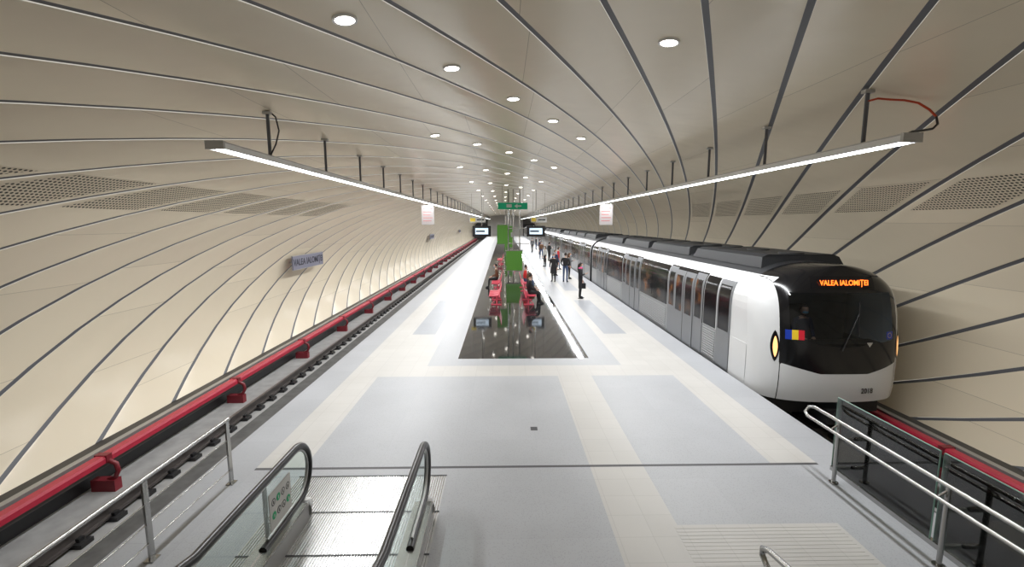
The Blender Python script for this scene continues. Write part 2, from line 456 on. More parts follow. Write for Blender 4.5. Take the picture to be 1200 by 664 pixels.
b.quad((-.35,-.055,-.08),(-.05,-.055,-.08),(-.05,-.055,.1),(-.35,-.055,.1),'signwhite')
b.add([(.1,-.055,.0),(.28,-.055,.13),(.28,-.055,-.13)],[(0,2,1)],'signwhite'); b.quad((.28,-.055,-.04),(.5,-.055,-.04),(.5,-.055,.04),(.28,-.055,.04),'signwhite')
b.obj('body',e)
for x in (-1.95,1.6):
    b=B(); y=30
    b.box(x-.6,x+.6,y,y+.12,2.7,3.4,'screen'); b.box(x-.42,x+.42,y-.006,y,2.85,3.25,'screenlit'); b.box(x-.38,x+.2,y-.01,y-.006,3.0,3.1,'screen')
    b.tube([(x,y+.06,3.4),(x,y+.06,ceil_z(x)-.03)],.025,'steel',8)
    b.obj('platform_display_screen',bevel=.01)
    b=B(); xx=x+(-.35 if x<0 else .3); y=31.5
    b.box(xx-.55,xx+.55,y,y+.08,3.62,3.98,'signwhite'); b.box(xx-.5,xx-.15,y-.005,y,3.68,3.92,'yellow'); b.box(xx-.05,xx+.45,y-.005,y,3.76,3.84,'screen')
    for q in (-.4,.4): b.tube([(xx+q,y+.04,3.98),(xx+q,y+.04,ceil_z(xx+q)-.03)],.012,'steel',6)
    b.obj('direction_sign')
for y in (58,86):
    b=B()
    for px in (-.22,.4): b.tube([(px,y,0),(px,y,ceil_z(px)-.03)],.045,'steel',8)
    b.box(-.35,.6,y-.3,y-.05,.5,1.8,'green'); b.box(-.35,.6,y-.3,y-.05,2.4,3.2,'green')
    b.obj('green_display_totem')

# ------------------------------------------------------------------ benches
def bench(x,y,face,n=3):
    e=empty('platform_bench',(x,y,0)); b=B(); f=face
    hl=.3*n
    for i in range(n):
        yy=-hl+.3+.6*i
        prof=[(f*.46,.40),(f*.44,.44),(f*.25,.43),(f*.06,.45),(f*.0,.52),(-f*.05,.70),(-f*.09,.88)]
        vs=[];th=.025
        for q in (-.25,.25):
            for (px,pz) in prof: vs.append((px,yy+q,pz))
            for (px,pz) in prof[::-1]: vs.append((px-f*th*.7,yy+q,pz-th))
        m=len(prof)*2
        fs=[(j,(j+1)%m,m+(j+1)%m,m+j) for j in range(m)]+[tuple(range(m))[::-1],tuple(range(m,2*m))]
        b.add(vs,fs,'benchred')
    b.box(-.02,.03,-hl,hl,.34,.40,'benchred')
    for yy in (-hl+.25,hl-.25):
        b.tube([(f*.12,yy,.36),(f*.12,yy,.03)],.03,'benchred',8)
        b.tube([(f*.35,yy,.02),(-f*.08,yy,.02)],.025,'benchred',8); b.tube([(f*.12,yy,.37),(f*.40,yy,.38)],.02,'benchred',8)
        b.tube([(f*.36,yy,.02),(f*.12,yy,.3)],.016,'benchred',6)
    b.obj('seats',e)
    return e
for y in (20.5,24.6): 
    bench(-.72,y,-1); bench(.45,y,1)
bench(-.62,40,-1); bench(.5,40,1)

# ------------------------------------------------------------------ train
TC=6.5
tw=mat('train_white',(.60,.61,.62),.2,coat=.3)
tb=mat('train_black_gloss',(.006,.006,.007),.12,spec=.25)
troof=mat('train_roof_dark',(.012,.013,.015),.55,spec=.3)
tsil=mat('train_silver',(.32,.33,.34),.34,.6)
tdoor=mat('train_door_grey',(.22,.23,.245),.38,.5)
tunder=mat('train_underframe',(.015,.015,.015),.7)
thead=mat('headlight_glow',(.3,.2,.1),.3,emis=(1,.50,.18),es=1.7)
tled=mat('destination_led_orange',(0,0,0),.5,emis=(1,.14,.015),es=4)
fb=mat('flag_blue',(.0,.03,.35),.5); fy=mat('flag_yellow',(.8,.55,.02),.5); frr=mat('flag_red',(.6,.01,.03),.5)
def ribmat():
    m,nt,b=new_mat('train_ribbed_silver'); b.inputs['Base Color'].default_value=(.38,.39,.40,1); b.inputs['Metallic'].default_value=.75; b.inputs['Roughness'].default_value=.32
    tc=nt.nodes.new('ShaderNodeTexCoord'); w=nt.nodes.new('ShaderNodeTexWave'); w.bands_direction='Z'; w.inputs['Scale'].default_value=5
    nt.links.new(tc.outputs['Object'],w.inputs['Vector']); bp=nt.nodes.new('ShaderNodeBump'); bp.inputs['Distance'].default_value=.02; bp.inputs['Strength'].default_value=.8
    nt.links.new(w.outputs['Fac'],bp.inputs['Height']); nt.links.new(bp.outputs['Normal'],b.inputs['Normal']); return m
trib=ribmat()
def twin():
    m,nt,b=new_mat('train_window_painted_glow'); L=nt.links.new
    tc=nt.nodes.new('ShaderNodeTexCoord'); n=nt.nodes.new('ShaderNodeTexNoise'); n.inputs['Scale'].default_value=1.6; n.inputs['Detail'].default_value=3
    L(tc.outputs['Object'],n.inputs['Vector'])
    cr=nt.nodes.new('ShaderNodeValToRGB'); cr.color_ramp.elements[0].position=.52; cr.color_ramp.elements[0].color=(.008,.008,.009,1)
    cr.color_ramp.elements[1].position=.75; cr.color_ramp.elements[1].color=(.15,.06,.022,1)
    L(n.outputs['Fac'],cr.inputs['Fac']); L(cr.outputs['Color'],b.inputs['Base Color']); b.inputs['Roughness'].default_value=.12
    b.inputs['Specular IOR Level'].default_value=.22
    L(cr.outputs['Color'],b.inputs['Emission Color']); b.inputs['Emission Strength'].default_value=.3  # orange noise and faint emission paint a lit interior onto the glass
    return m
twn=twin()
ZB,ZT=-.12,2.72
def hw(z):
    if z<=1.5: return 1.55
    return 1.55*max(0,1-((z-1.5)/(ZT-1.5))**3.4)**.5
FN,FD=2.7,.95
def yb(z): return 8.93+.36*max(0,(z-.5)/2.2)**2+.05*max(0,(.4-z)/.5)**2
def face_y(x,z):
    h=max(.02,hw(z)); r=min(1,abs(x)/h)
    return yb(z)+FD*(1-(1-r**FN)**(1/FN))
train=empty('metro_train',(0,0,0))
def face_front():
    NU,NV=120,110
    vs=[];at=[];ag=[]
    for i in range(NV+1):
        q=i/NV; z=ZB+(ZT-ZB)*(1-(1-q)**1.5)
        h=hw(z)
        for j in range(NU+1):
            th=math.pi*j/NU
            c=math.cos(th); s=math.sin(th)
            x=-h*math.copysign(abs(c)**(2/FN),c); y=yb(z)+FD*(1-abs(s)**(2/FN))
            vs.append((TC+x,y,z))
            side=min(1.24,hw(z)-.10)
            zbm=.50+.26*max(0,abs(x)-.5)
            m1=min(side-abs(x), z-zbm); m1=max(m1,(z-2.44)); m1=max(m1,.011-abs(abs(x)-1.23)); m1=min(m1,.6)
            at.append(m1)
            g=min(1.08-abs(x), z-(1.05+.12*abs(x)), 2.16-z)
            ag.append(g)
    fs=[]
    for i in range(NV):
        for j in range(NU):
            a=i*(NU+1)+j; fs.append((a,a+1,a+NU+2,a+NU+1))
    me=bpy.data.meshes.new('cab_front'); me.from_pydata(vs,[],fs)
    a1=me.attributes.new('msk','FLOAT','POINT'); a1.data.foreach_set('value',at)
    a2=me.attributes.new('gls','FLOAT','POINT'); a2.data.foreach_set('value',ag)
    me.polygons.foreach_set('use_smooth',[True]*len(fs))
    m,nt,b=new_mat('cab_front_paint'); L=nt.links.new
    A1=nt.nodes.new('ShaderNodeAttribute'); A1.attribute_name='msk'; A2=nt.nodes.new('ShaderNodeAttribute'); A2.attribute_name='gls'
    g1=nt.nodes.new('ShaderNodeMath'); g1.operation='GREATER_THAN'; g1.inputs[1].default_value=0; L(A1.outputs['Fac'],g1.inputs[0])
    g2=nt.nodes.new('ShaderNodeMath'); g2.operation='GREATER_THAN'; g2.inputs[1].default_value=0; L(A2.outputs['Fac'],g2.inputs[0])
    mx=nt.nodes.new('ShaderNodeMix'); mx.data_type='RGBA'; L(g1.outputs[0],mx.inputs['Factor']); mx.inputs['A'].default_value=(.62,.63,.64,1); mx.inputs['B'].default_value=(.006,.006,.007,1)
    L(mx.outputs['Result'],b.inputs['Base Color']); b.inputs['Roughness'].default_value=.14; b.inputs['Specular IOR Level'].default_value=.35
    tr=nt.nodes.new('ShaderNodeBsdfTransparent'); tr.inputs['Color'].default_value=(.42,.46,.48,1); gl=nt.nodes.new('ShaderNodeBsdfGlossy'); gl.inputs['Roughness'].default_value=.03
    ms=nt.nodes.new('ShaderNodeMixShader'); ms.inputs['Fac'].default_value=.03; L(tr.outputs[0],ms.inputs[1]); L(gl.outputs[0],ms.inputs[2])
    m2=nt.nodes.new('ShaderNodeMixShader'); L(g2.outputs[0],m2.inputs['Fac']); L(b.outputs[0],m2.inputs[1]); L(ms.outputs[0],m2.inputs[2])
    L(m2.outputs[0],nt.nodes['Material Output'].inputs['Surface'])
    me.materials.append(m); ob=bpy.data.objects.new('cab_front',me); scene.collection.objects.link(ob); ob.parent=train
face_front()
def fpatch(b,x0,x1,z0,z1,k,off=.008,n=6):
    vs=[]
    for i in range(n+1):
        z=z0+(z1-z0)*i/n
        for j in range(n+1):
            x=x0+(x1-x0)*j/n; vs.append((TC+x,face_y(x,z)-off,z))
    b.add(vs,[(i*(n+1)+j,i*(n+1)+j+1,(i+1)*(n+1)+j+1,(i+1)*(n+1)+j) for i in range(n) for j in range(n)],k)
b=B()
fpatch(b,-1.16,-1.05,1.20,1.40,fb); fpatch(b,-1.05,-.94,1.20,1.40,fy); fpatch(b,-.94,-.83,1.20,1.40,frr)
fpatch(b,.90,1.08,1.2,1.36,fb)
for i in range(12):
    a=i*math.pi/6; x=.99+.05*math.cos(a); z=1.28+.05*math.sin(a); b.disc((TC+x,face_y(x,z)-.011,z),(0,-1,0),.007,fy,6)
for sg in (-1,1):
    n=14
    for (za,zl,wm,mt_,of) in ((.70,.66,.13,tb,.012),(.80,.44,.065,thead,.022)):
        vs=[]
        for i in range(n+1):
            q=i/n; z=za+zl*q; w=wm*math.sin(math.pi*q)**.7+.004; xo=1.31
            for jx in range(4):
                x=sg*(xo-w/2+w*jx/3); vs.append((TC+x,face_y(x,z)-of,z))
        b.add(vs,[(4*i+j,4*i+j+1,4*i+j+5,4*i+j+4) for i in range(n) for j in range(3)],mt_)
fpatch(b,-.66,.66,2.24,2.5,tb,.01)
b.tube([(TC-.1,face_y(-.1,1.0)-.03,1.0),(TC+.25,face_y(.25,1.7)-.03,1.75)],.010,'rubber',6)
b.tube([(TC+.22,face_y(.22,1.3)-.035,1.3),(TC+.27,face_y(.27,1.95)-.035,2.0)],.012,'rubber',6)
b.add([(TC+.42,face_y(.42,1.12)-.012,1.16),(TC+.56,face_y(.56,1.12)-.012,1.16),(TC+.49,face_y(.49,1.05)-.012,1.06)],[(0,2,1)],'alu')
b.box(TC-1.25,TC+1.25,9.5,10.4,-.55,-.12,tunder); b.box(TC-.22,TC+.22,9.0,9.6,-.62,-.3,tunder); b.tube([(TC,8.85,-.45),(TC,9.05,-.45)],.13,tunder,12)
b.obj('cab_details',train)
text('destination','VALEA IALOMIȚEI',(TC-.02,face_y(0,2.36)-.03,2.37),(D2R(80),0,0),.15,tled,train,sx=.86)
text('fleet_number','2018',(TC+.52,face_y(.52,.14)-.015,.13),(D2R(90),0,D2R(6)),.15,'screen',train,sx=.9)
b=B(); b.box(TC-1.3,TC+1.3,10.75,10.8,0,2.3,'concdark'); b.box(TC-1.25,TC+1.25,9.45,9.9,.3,1.0,tunder); b.box(TC-.35,TC+.15,10.5,10.6,.6,1.7,tunder)
b.obj('cab_interior',train)
zsl=[ZB,.0,.3,.6,.86,1.1,1.3,1.5,1.65,1.8,1.95,2.1,2.2,2.3,2.4,2.44,2.52,2.58,2.62,2.66,2.69,2.71,ZT]
def side_patch(b,y0,y1,z0,z1,off,k,sides=(-1,1),fr=None):
    zz=[z0]+[z for z in [.3,.9,1.5,1.6,1.7,1.8,1.9,2.0,2.1,2.2,2.3] if z0<z<z1]+[z1]
    for s in sides:
        vs=[(TC+s*(hw(z)+off),y,z) for z in zz for y in (y0,y1)]
        fs=[(2*i,2*i+1,2*i+3,2*i+2) for i in range(len(zz)-1)]
        b.add(vs,fs,k,True)
        b.add([(TC+s*(hw(z)+o),y,z) for y in (y0,) for z in zz for o in (0,off)],[(2*i,2*i+1,2*i+3,2*i+2) for i in range(len(zz)-1)],k)
        b.add([(TC+s*(hw(z)+o),y,z) for y in (y1,) for z in zz for o in (0,off)],[(2*i,2*i+1,2*i+3,2*i+2) for i in range(len(zz)-1)],k)
        b.add([(TC+s*(hw(z1)+o),y,z1) for y in (y0,y1) for o in (0,off)],[(0,1,3,2)],k)
def car(y0,y1,cab):
    b=B(); vs=[]
    for z in zsl:
        for s in (-1,1):
            ya=(yb(z)+FD) if cab else y0
            vs.append((TC+s*hw(z),ya,z)); vs.append((TC+s*hw(z),y1,z))
    for i in range(len(zsl)-1):
        zm=(zsl[i]+zsl[i+1])/2
        k=tw if zm<2.44 else troof
        if zm<.86: k=tsil
        for s in (0,2):
            b.add([vs[4*i+s],vs[4*i+s+1],vs[4*(i+1)+s+1],vs[4*(i+1)+s]],[(0,1,2,3)],k,True)
    for yy in ([y1] if cab else [y0,y1]):
        pts=[(TC-hw(z),yy,z) for z in zsl]+[(TC+hw(z),yy,z) for z in zsl[::-1]]
        b.add(pts,[tuple(range(len(pts)))],troof)
    b.quad((TC-1.55,y0+1,ZB),(TC+1.55,y0+1,ZB),(TC+1.55,y1,ZB),(TC-1.55,y1,ZB),tunder)
    L=y1-y0
    if cab:
        side_patch(b,9.9,10.66,ZB,.9,.006,tw)
        side_patch(b,10.68,11.36,.0,2.2,.02,tdoor); side_patch(b,10.75,11.29,.95,2.08,.026,tb)
        side_patch(b,11.45,12.15,.88,2.2,.012,tb); side_patch(b,11.45,12.15,.1,.8,.012,trib)
        doors=[13.55,19.4,25.2]
    else:
        doors=[y0+3.3,y0+9.25,y0+15.2]
    prev=None
    for d in doors:
        side_patch(b,d-1.35,d+1.35,.86,2.24,.010,tb)
        for c in (-1.02,-.36,.36,1.02):
            if abs(c)>.9:
                side_patch(b,d+c-.3,d+c+.3,.0,2.2,.016,tdoor); side_patch(b,d+c-.2,d+c+.2,.95,2.04,.02,twn)
            else:
                side_patch(b,d+c-.345,d+c+.345,.0,2.14,.03,tdoor); side_patch(b,d+c-.23,d+c+.23,.9,2.0,.036,twn)
        side_patch(b,d-.008,d+.008,.0,2.14,.034,'black'); side_patch(b,d-.72,d-.705,.0,2.16,.02,'black'); side_patch(b,d+.705,d+.72,.0,2.16,.02,'black')
        if prev is not None:
            side_patch(b,prev+1.42,d-1.42,.88,2.2,.012,tb)
            mid=(prev+d)/2; ww=(d-prev-2.84)/2
            side_patch(b,mid-ww+.12,mid-.06,1.0,2.08,.017,twn); side_patch(b,mid+.06,mid+ww-.12,1.0,2.08,.017,twn)
            side_patch(b,prev+1.5,d-1.5,.08,.78,.012,trib)
        prev=d
    e0=prev+1.42
    if y1-e0>.4:
        side_patch(b,e0,y1-.15,.88,2.2,.012,tb); side_patch(b,e0+.1,y1-.25,1.0,2.08,.017,twn)
    if not cab:
        side_patch(b,y0+.15,doors[0]-1.42,.88,2.2,.012,tb); side_patch(b,y0+.25,doors[0]-1.52,1.0,2.08,.017,twn)
    n=4; seg=(L-2.0)/n
    for i in range(n):
        ya=y0+1.3+i*seg; yb_=ya+seg-.35
        vs=[]
        for (x,z) in ((-1.0,2.55),(-.92,2.80),(-.78,2.86),(.78,2.86),(.92,2.80),(1.0,2.55)):
            vs+= [(TC+x,ya+(.0 if z<2.6 else .12),z),(TC+x,yb_-(.0 if z<2.6 else .12),z)]
        b.add(vs,[(2*j,2*j+1,2*j+3,2*j+2) for j in range(5)]+[(0,2,4,6,8,10),(1,3,5,7,9,11)],troof)
        for q in range(3):
            yc=ya+.5+q*(seg-1.3)/2
            b.tube([(TC,yc,2.86),(TC,yc,2.89)],.28,tunder,14)
    b.box(TC-1.3,TC+1.3,y0+1.2,y1-.3,-.75,ZB,tunder)
    for c in (y0+3,y1-3):
        for w in (-1.0,1.0):
            for s in (-1,1): b.tube([(TC+s*.66,c+w,-.68),(TC+s*.80,c+w,-.68)],.42,tunder,18)
    b.obj('car_body',train)
y=28.0; car(9.2,28.0,True)
for i in range(5):
    b=B(); b.box(TC-1.25,TC+1.25,y,y+.6,-.1,2.35,tunder); b.obj('gangway',train)
    car(y+.6,y+19.1,False); y+=19.1
ld=bpy.data.lights.new('cab_fill','POINT'); ld.energy=3; ld.shadow_soft_size=.1; ld.color=(.9,.95,1)  # added fill light so the driver shows behind the dark windscreen
lo=bpy.data.objects.new('cab_fill',ld); lo.location=(TC-.3,9.75,2.15); scene.collection.objects.link(lo); lo.parent=train

# ------------------------------------------------------------------ people
skin=mat('skin',(.55,.34,.25),.5)
hairb=mat('hair_dark',(.02,.013,.01),.6); hairbr=mat('hair_brown',(.10,.045,.02),.6)
eyeW=mat('eye_white',(.8,.8,.8),.3); eyeD=mat('eye_dark',(.02,.01,.01),.3); lip=mat('lips',(.45,.13,.12),.5)
maskb=mat('face_mask_blue',(.25,.5,.7),.7)
cl={}
def cloth(n,c):
    if n not in cl: cl[n]=mat('cloth_'+n,c,.85,noise=.12,nscale=20)
    return cl[n]
CB=cloth('black',(.012,.012,.014)); CN=cloth('navy',(.02,.03,.07)); CG=cloth('grey',(.12,.12,.13)); CJ=cloth('jeans',(.05,.08,.16))
CP=cloth('pink',(.75,.12,.3)); CW=cloth('white',(.5,.5,.48)); CR=cloth('red',(.5,.03,.03)); CBr=cloth('brown',(.12,.06,.03))
def skin_mesh(pts,rad,edges,root=0):
    me=bpy.data.meshes.new('tmp'); me.from_pydata(pts,edges,[]); ob=bpy.data.objects.new('tmp',me); scene.collection.objects.link(ob)
    ob.modifiers.new('sk','SKIN'); sd=me.skin_vertices[0].data
    for i,r in enumerate(rad): sd[i].radius=r if isinstance(r,tuple) else (r,r)
    sd[root].use_root=True
    md=ob.modifiers.new('ss','SUBSURF'); md.levels=1
    dg=bpy.context.evaluated_depsgraph_get(); ev=ob.evaluated_get(dg); em=ev.to_mesh()
    V=[v.co.copy() for v in em.vertices]; F=[list(p.vertices) for p in em.polygons]
    ev.to_mesh_clear(); bpy.data.objects.remove(ob); bpy.data.meshes.remove(me)
    return V,F
def person(loc,yaw,H=1.7,pose='stand',top=CB,legs=CB,shoes=CB,sk=skin,hair=hairb,longhair=False,mask=True,bag=None,scarf=None,arms=None,stride=0.0,coat=False,name='standing_person',head_yaw=0):
    P={}
    if pose=='sit':
        P['pel']=(0,0,.55); P['wst']=(0,.0,.70); P['chs']=(0,-.03,.92); P['nb']=(0,-.05,1.06); P['nk']=(0,-.07,1.13)
        for s,n in ((-1,'l'),(1,'r')):
            P['sh'+n]=(s*.17,-.04,1.02); P['el'+n]=(s*.23,-.08,.76); P['wr'+n]=(s*.12,-.30,.66)
            P['hp'+n]=(s*.09,-.02,.53); P['kn'+n]=(s*.12,-.44,.52); P['an'+n]=(s*.12,-.47,.09); P['to'+n]=(s*.14,-.63,.04)
        hc=Vector((0,-.09,1.26))
    else:
        P['pel']=(0,0,.94); P['wst']=(0,.0,1.08); P['chs']=(0,.0,1.28); P['nb']=(0,.01,1.42); P['nk']=(0,.0,1.49)
        for s,n in ((-1,'l'),(1,'r')):
            P['sh'+n]=(s*.17,.01,1.38)
            a=(arms or {}).get(n,'down')
            if a=='down': P['el'+n]=(s*.23,.03,1.11); P['wr'+n]=(s*.24,-.04,.87)
            elif a=='phone': P['el'+n]=(s*.21,-.02,1.12); P['wr'+n]=(s*.08,-.24,1.2)
            elif a=='pocket': P['el'+n]=(s*.27,.05,1.12); P['wr'+n]=(s*.17,-.06,.95)
            st=stride*s
            P['hp'+n]=(s*.09,0,.91); P['kn'+n]=(s*.10,-st*.5-.01,.50); P['an'+n]=(s*.10,-st+.02,.085); P['to'+n]=(s*.12,-st-.13,.035)
        hc=Vector((0,-.02,1.60))
    R={'pel':(.155,.12),'wst':(.135,.105),'chs':(.165,.12),'nb':.085,'nk':.052,'sh':.068,'el':.048,'wr':.032,'hp':.092,'kn':.062,'an':.045,'to':.038}
    keys=list(P); idx={k:i for i,k in enumerate(keys)}
    rad=[R.get(k) or R.get(k[:-1]) for k in keys]
    E=[('pel','wst'),('wst','chs'),('chs','nb'),('nb','nk')]
    for n in 'lr': E+=[('chs','sh'+n),('sh'+n,'el'+n),('el'+n,'wr'+n),('pel','hp'+n),('hp'+n,'kn'+n),('kn'+n,'an'+n),('an'+n,'to'+n)]
    V,F=skin_mesh([P[k] for k in keys],rad,[(idx[a],idx[c]) for a,c in E])
    segm=[]
    for a,c in E:
        if a=='nb' or c=='nk': m_=sk
        elif a[:2]=='an': m_=shoes
        elif a[:2] in('hp','kn') or c[:2]=='hp': m_=legs
        else: m_=top
        segm.append((Vector(P[a]),Vector(P[c]),m_))
    b=B()
    b.mi(top)
    o=len(b.v); b.v+=[tuple(v) for v in V]
    for f in F:
        c=sum((V[i] for i in f),Vector())/len(f); best=None
        for a,d,m_ in segm:
            ab=d-a; t=max(0,min(1,(c-a).dot(ab)/ab.length_squared)); dd=(c-(a+ab*t)).length
            if best is None or dd<best[0]: best=(dd,m_)
        b.f.append([o+i for i in f]); b.m.append(b.mi(best[1])); b.sm.append(True)
    for s,n in ((-1,'l'),(1,'r')):
        w=Vector(P['wr'+n]); d=(w-Vector(P['el'+n])).normalized()
        sd=Vector((0,1,0)) if abs(d.z)>.6 else Vector((1,0,0)); sd=(sd-d*sd.dot(d)).normalized(); nn=d.cross(sd)
        if nn.x*s>0: nn=-nn
        b.tube([w-d*.02,w+d*.03,w+d*.07,w+d*.095],[.026,.036,.040,.034],sk,10,flat=.6)
        for q,(o_,l) in enumerate(((-.030,.062),(-.010,.075),(.010,.070),(.029,.055))):
            p0=w+d*.085+sd*o_; p1=p0+d*l*.5+nn*.006; p2=p1+d*l*.35+nn*.018; p3=p2+d*l*.2+nn*.018
            b.tube([p0,p1,p2,p3],[.010,.009,.008,.006],sk,6)
        p0=w+d*.03-sd*.03; b.tube([p0,p0+d*.03-sd*.02+nn*.008,p0+d*.055-sd*.022+nn*.016],[.012,.010,.008],sk,6)
    T=Matrix.Translation(hc)@Matrix.Rotation(head_yaw,4,'Z')
    def hf(p):
        q=p.copy()
        if q.z<0: k=1-.28*(-q.z)**1.5; q.x*=k; 
        return q
    b.ell((0,0,0),(.075,.095,.118),sk,18,14,hf,T)
    b.add([T@Vector(v) for v in ((-.006,-.092,.012),(.006,-.092,.012),(.014,-.088,-.03),(-.014,-.088,-.03),(0,-.117,-.026))],[(0,1,4),(1,2,4),(2,3,4),(3,0,4)],sk,True)
    for s in (-1,1):
        b.ell((s*.029,-.083,.008),(.013,.008,.007),eyeW,8,6,None,T); b.ell((s*.029,-.089,.008),(.005,.004,.005),eyeD,8,6,None,T)
        b.ell((s*.029,-.086,.026),(.016,.006,.004),hair,8,4,None,T)
        b.ell((s*.077,.005,-.005),(.008,.017,.028),sk,8,6,None,T)
    b.ell((0,-.083,-.055),(.022,.008,.006),lip,8,6,None,T)
    if mask: b.ell((0,-.035,-.045),(.062,.068,.048),maskb,14,10,None,T,lambda x,y,z:y<.2)
    b.ell((0,.012,.018),(.086,.100,.118),hair,18,14,None,T,lambda x,y,z:(y>-.35 and z>-.45) or z>.42)
    if longhair:
        b.tube([T@Vector((0,.06,.05)),T@Vector((0,.085,-.06)),T@Vector((0,.09,-.2)),T@Vector((0,.08,-.32))],[.075,.085,.08,.05],hair,12,flat=.5)
    if coat and pose!='sit':
        nseg=20; vs=[]
        ringz=[(1.05,.150,.12),(.9,.185,.145),(.7,.20,.16),(.52,.215,.175)]
        for z,rx,ry in ringz:
            for j in range(nseg): a=2*math.pi*j/nseg; vs.append((rx*math.cos(a),ry*math.sin(a),z))
        b.add(vs,[(i*nseg+j,i*nseg+(j+1)%nseg,(i+1)*nseg+(j+1)%nseg,(i+1)*nseg+j) for i in range(3) for j in range(nseg)],top,True)
    if scarf: b.tube([(.09*math.cos(a),.075*math.sin(a)-.0,P['nk'][2]-.02+.01*math.sin(2*a)) if pose!='sit' else (.09*math.cos(a),P['nk'][1]+.075*math.sin(a),P['nk'][2]-.02) for a in [2*math.pi*i/12 for i in range(13)]],.04,scarf,8)
    if bag:
        w=Vector(P['wrr']) if pose!='sit' else Vector((.35,-.1,.6))
        c=w+Vector((.03,0,-.28)); 
        b.box(c.x-.06,c.x+.06,c.y-.17,c.y+.17,c.z-.14,c.z+.12,bag)
        b.tube([(c.x,c.y-.1,c.z+.12),(c.x,c.y-.06,c.z+.24),(c.x,c.y+.06,c.z+.24),(c.x,c.y+.1,c.z+.12)],.012,bag,6)
    for sx in ('l','r'):
        t=P['to'+sx]; a=P['an'+sx]
        b.tube([(t[0],t[1]-.04,.022),(t[0],(t[1]+a[1])/2,.024),(a[0],a[1]+.05,.024)],[.03,.042,.034],shoes,10,flat=.55)
    ob=b.obj(name); k=H/1.70; ob.scale=(k,k,k); ob.location=loc; ob.rotation_euler=(0,0,yaw); return ob
person((3.14,21.5,0),D2R(70),1.70,top=CB,legs=CB,hair=hairb,longhair=True,bag=CB,scarf=CP,arms={'l':'phone'},coat=False,head_yaw=.2)
person((2.55,27.8,0),D2R(-20),1.70,top=CB,legs=CB,longhair=True,coat=True,stride=.06)
person((3.25,27.6,0),D2R(160),1.78,top=CB,legs=CJ,arms={'l':'pocket','r':'pocket'})
person((3.72,29.2,0),D2R(80),1.66,top=CG,legs=CB,longhair=True,hair=hairbr,arms={'r':'phone'})
person((3.0,31.0,0),D2R(30),1.75,top=CN,legs=CG)
person((3.7,35.0,0),D2R(90),1.72,top=CR,legs=CJ,stride=.12)
person((2.9,37.5,0),D2R(-60),1.68,top=CW,legs=CB,longhair=True)
person((3.8,43.0,0),D2R(120),1.76,top=CB,legs=CB,arms={'l':'phone'})
person((3.3,46.0,0),D2R(10),1.70,top=CBr,legs=CJ,stride=.15)
person((3.6,52.0,0),D2R(60),1.72,top=CN,legs=CB)
person((3.0,56.0,0),D2R(-30),1.72,top=CG,legs=CB,stride=.1)
person((3.9,62.0,0),D2R(100),1.70,top=CB,legs=CJ)
person((.62,20.2,-.03),D2R(90),1.72,'sit',top=CB,legs=CB,bag=CBr,name='seated_person')
person((.62,21.1,-.03),D2R(90),1.66,'sit',top=CB,legs=CB,longhair=True,hair=hairbr,name='seated_person')
person((.62,24.6,-.03),D2R(90),1.70,'sit',top=CR,legs=CJ,name='seated_person')
person((-.89,25.2,-.03),D2R(-90),1.70,'sit',top=CBr,legs=CB,name='seated_person')
dr=person((TC-.12,10.25,.35),0,1.72,'sit',top=CN,legs=CB,name='train_driver')
dr.parent=train

# ------------------------------------------------------------------ escalator
esc=empty('escalator',(0,0,0))
EX0,EX1=-3.0,-1.5
for x,inn in ((EX0,1),(EX1,-1)):
    b=B(); c=(5.12,.61); r=.34
    def incl(z0): return [(x,3.35,z0),(x,2.9,z0+.10),(x,2.4,z0+.36),(x,-1.2,z0+.36+3.6*.577)]
    path=[(x,4.3,.27),(x,c[0],.27)]+[(x,c[0]+r*math.sin(a),c[1]-r*math.cos(a)) for a in [math.pi*i/14 for i in range(1,14)]]+[(x,c[0],.95),(x,4.2,.95)]+incl(.95)
    b.tube(path,.042,'rubber',12)
    pin=[(x,4.4,.32),(x,c[0],.32)]+[(x,c[0]+(r-.05)*math.sin(a),c[1]-(r-.05)*math.cos(a)) for a in [math.pi*i/14 for i in range(1,14)]]+[(x,c[0],.90),(x,4.2,.90)]+incl(.90)
    b.tube(pin,.016,'alu',6)
    b.obj('handrail',esc)
    b=B(); poly=[(x,-1.2,.0+2.1)]+[(x,2.4,.30),(x,3.3,.27),(x,c[0],.30)]+[(x,c[0]+(r-.06)*math.sin(a),c[1]-(r-.06)*math.cos(a)) for a in [math.pi*i/14 for i in range(1,14)]]+[(x,c[0],.89),(x,4.2,.89)]+[(x,3.35,.89),(x,2.9,.99),(x,2.4,1.25),(x,-1.2,3.32)]
    b.add(poly,[tuple(range(len(poly)))],'glass'); b.obj('glass_panel',esc)
    b=B(); 
    b.box(x-.09,x+.09,3.0,5.22,0,.24,'alu'); b.box(x-.11,x+.11,3.0,5.12,.24,.27,'steel')
    b.tube([(x,5.2,.12),(x,5.36,.12)],[.12,.07],'alu',16)
    vs=[(x+q,yy,zz) for q in(-.09,.09) for (yy,zz) in ((3.0,0),(3.0,.27),(2.4,.36),(-1.2,2.44),(-1.2,0))]
    b.add(vs,[(0,1,2,3,4),(9,8,7,6,5),(1,6,7,2),(2,7,8,3),(0,5,6,1)],'alu')
    b.obj('skirt',esc,bevel=.006)
b=B()
b.box(EX0+.012,EX0+.02,4.45,4.92,.36,.78,'signwhite')
cols=['black','green2','black','black','green2','black','black','green2']
for i in range(8):
    yy=4.53+.105*(i%4); zz=.66-.15*(i//4)
    b.disc((EX0+.022,yy,zz),(1,0,0),.042,cols[i],16); b.disc((EX0+.023,yy,zz),(1,0,0),.03,'signwhite' if cols[i]=='black' else 'green2',16)
    b.box(EX0+.023,EX0+.025,yy-.008,yy+.008,zz-.02,zz+.014,'signwhite' if cols[i]!='black' else 'screen')
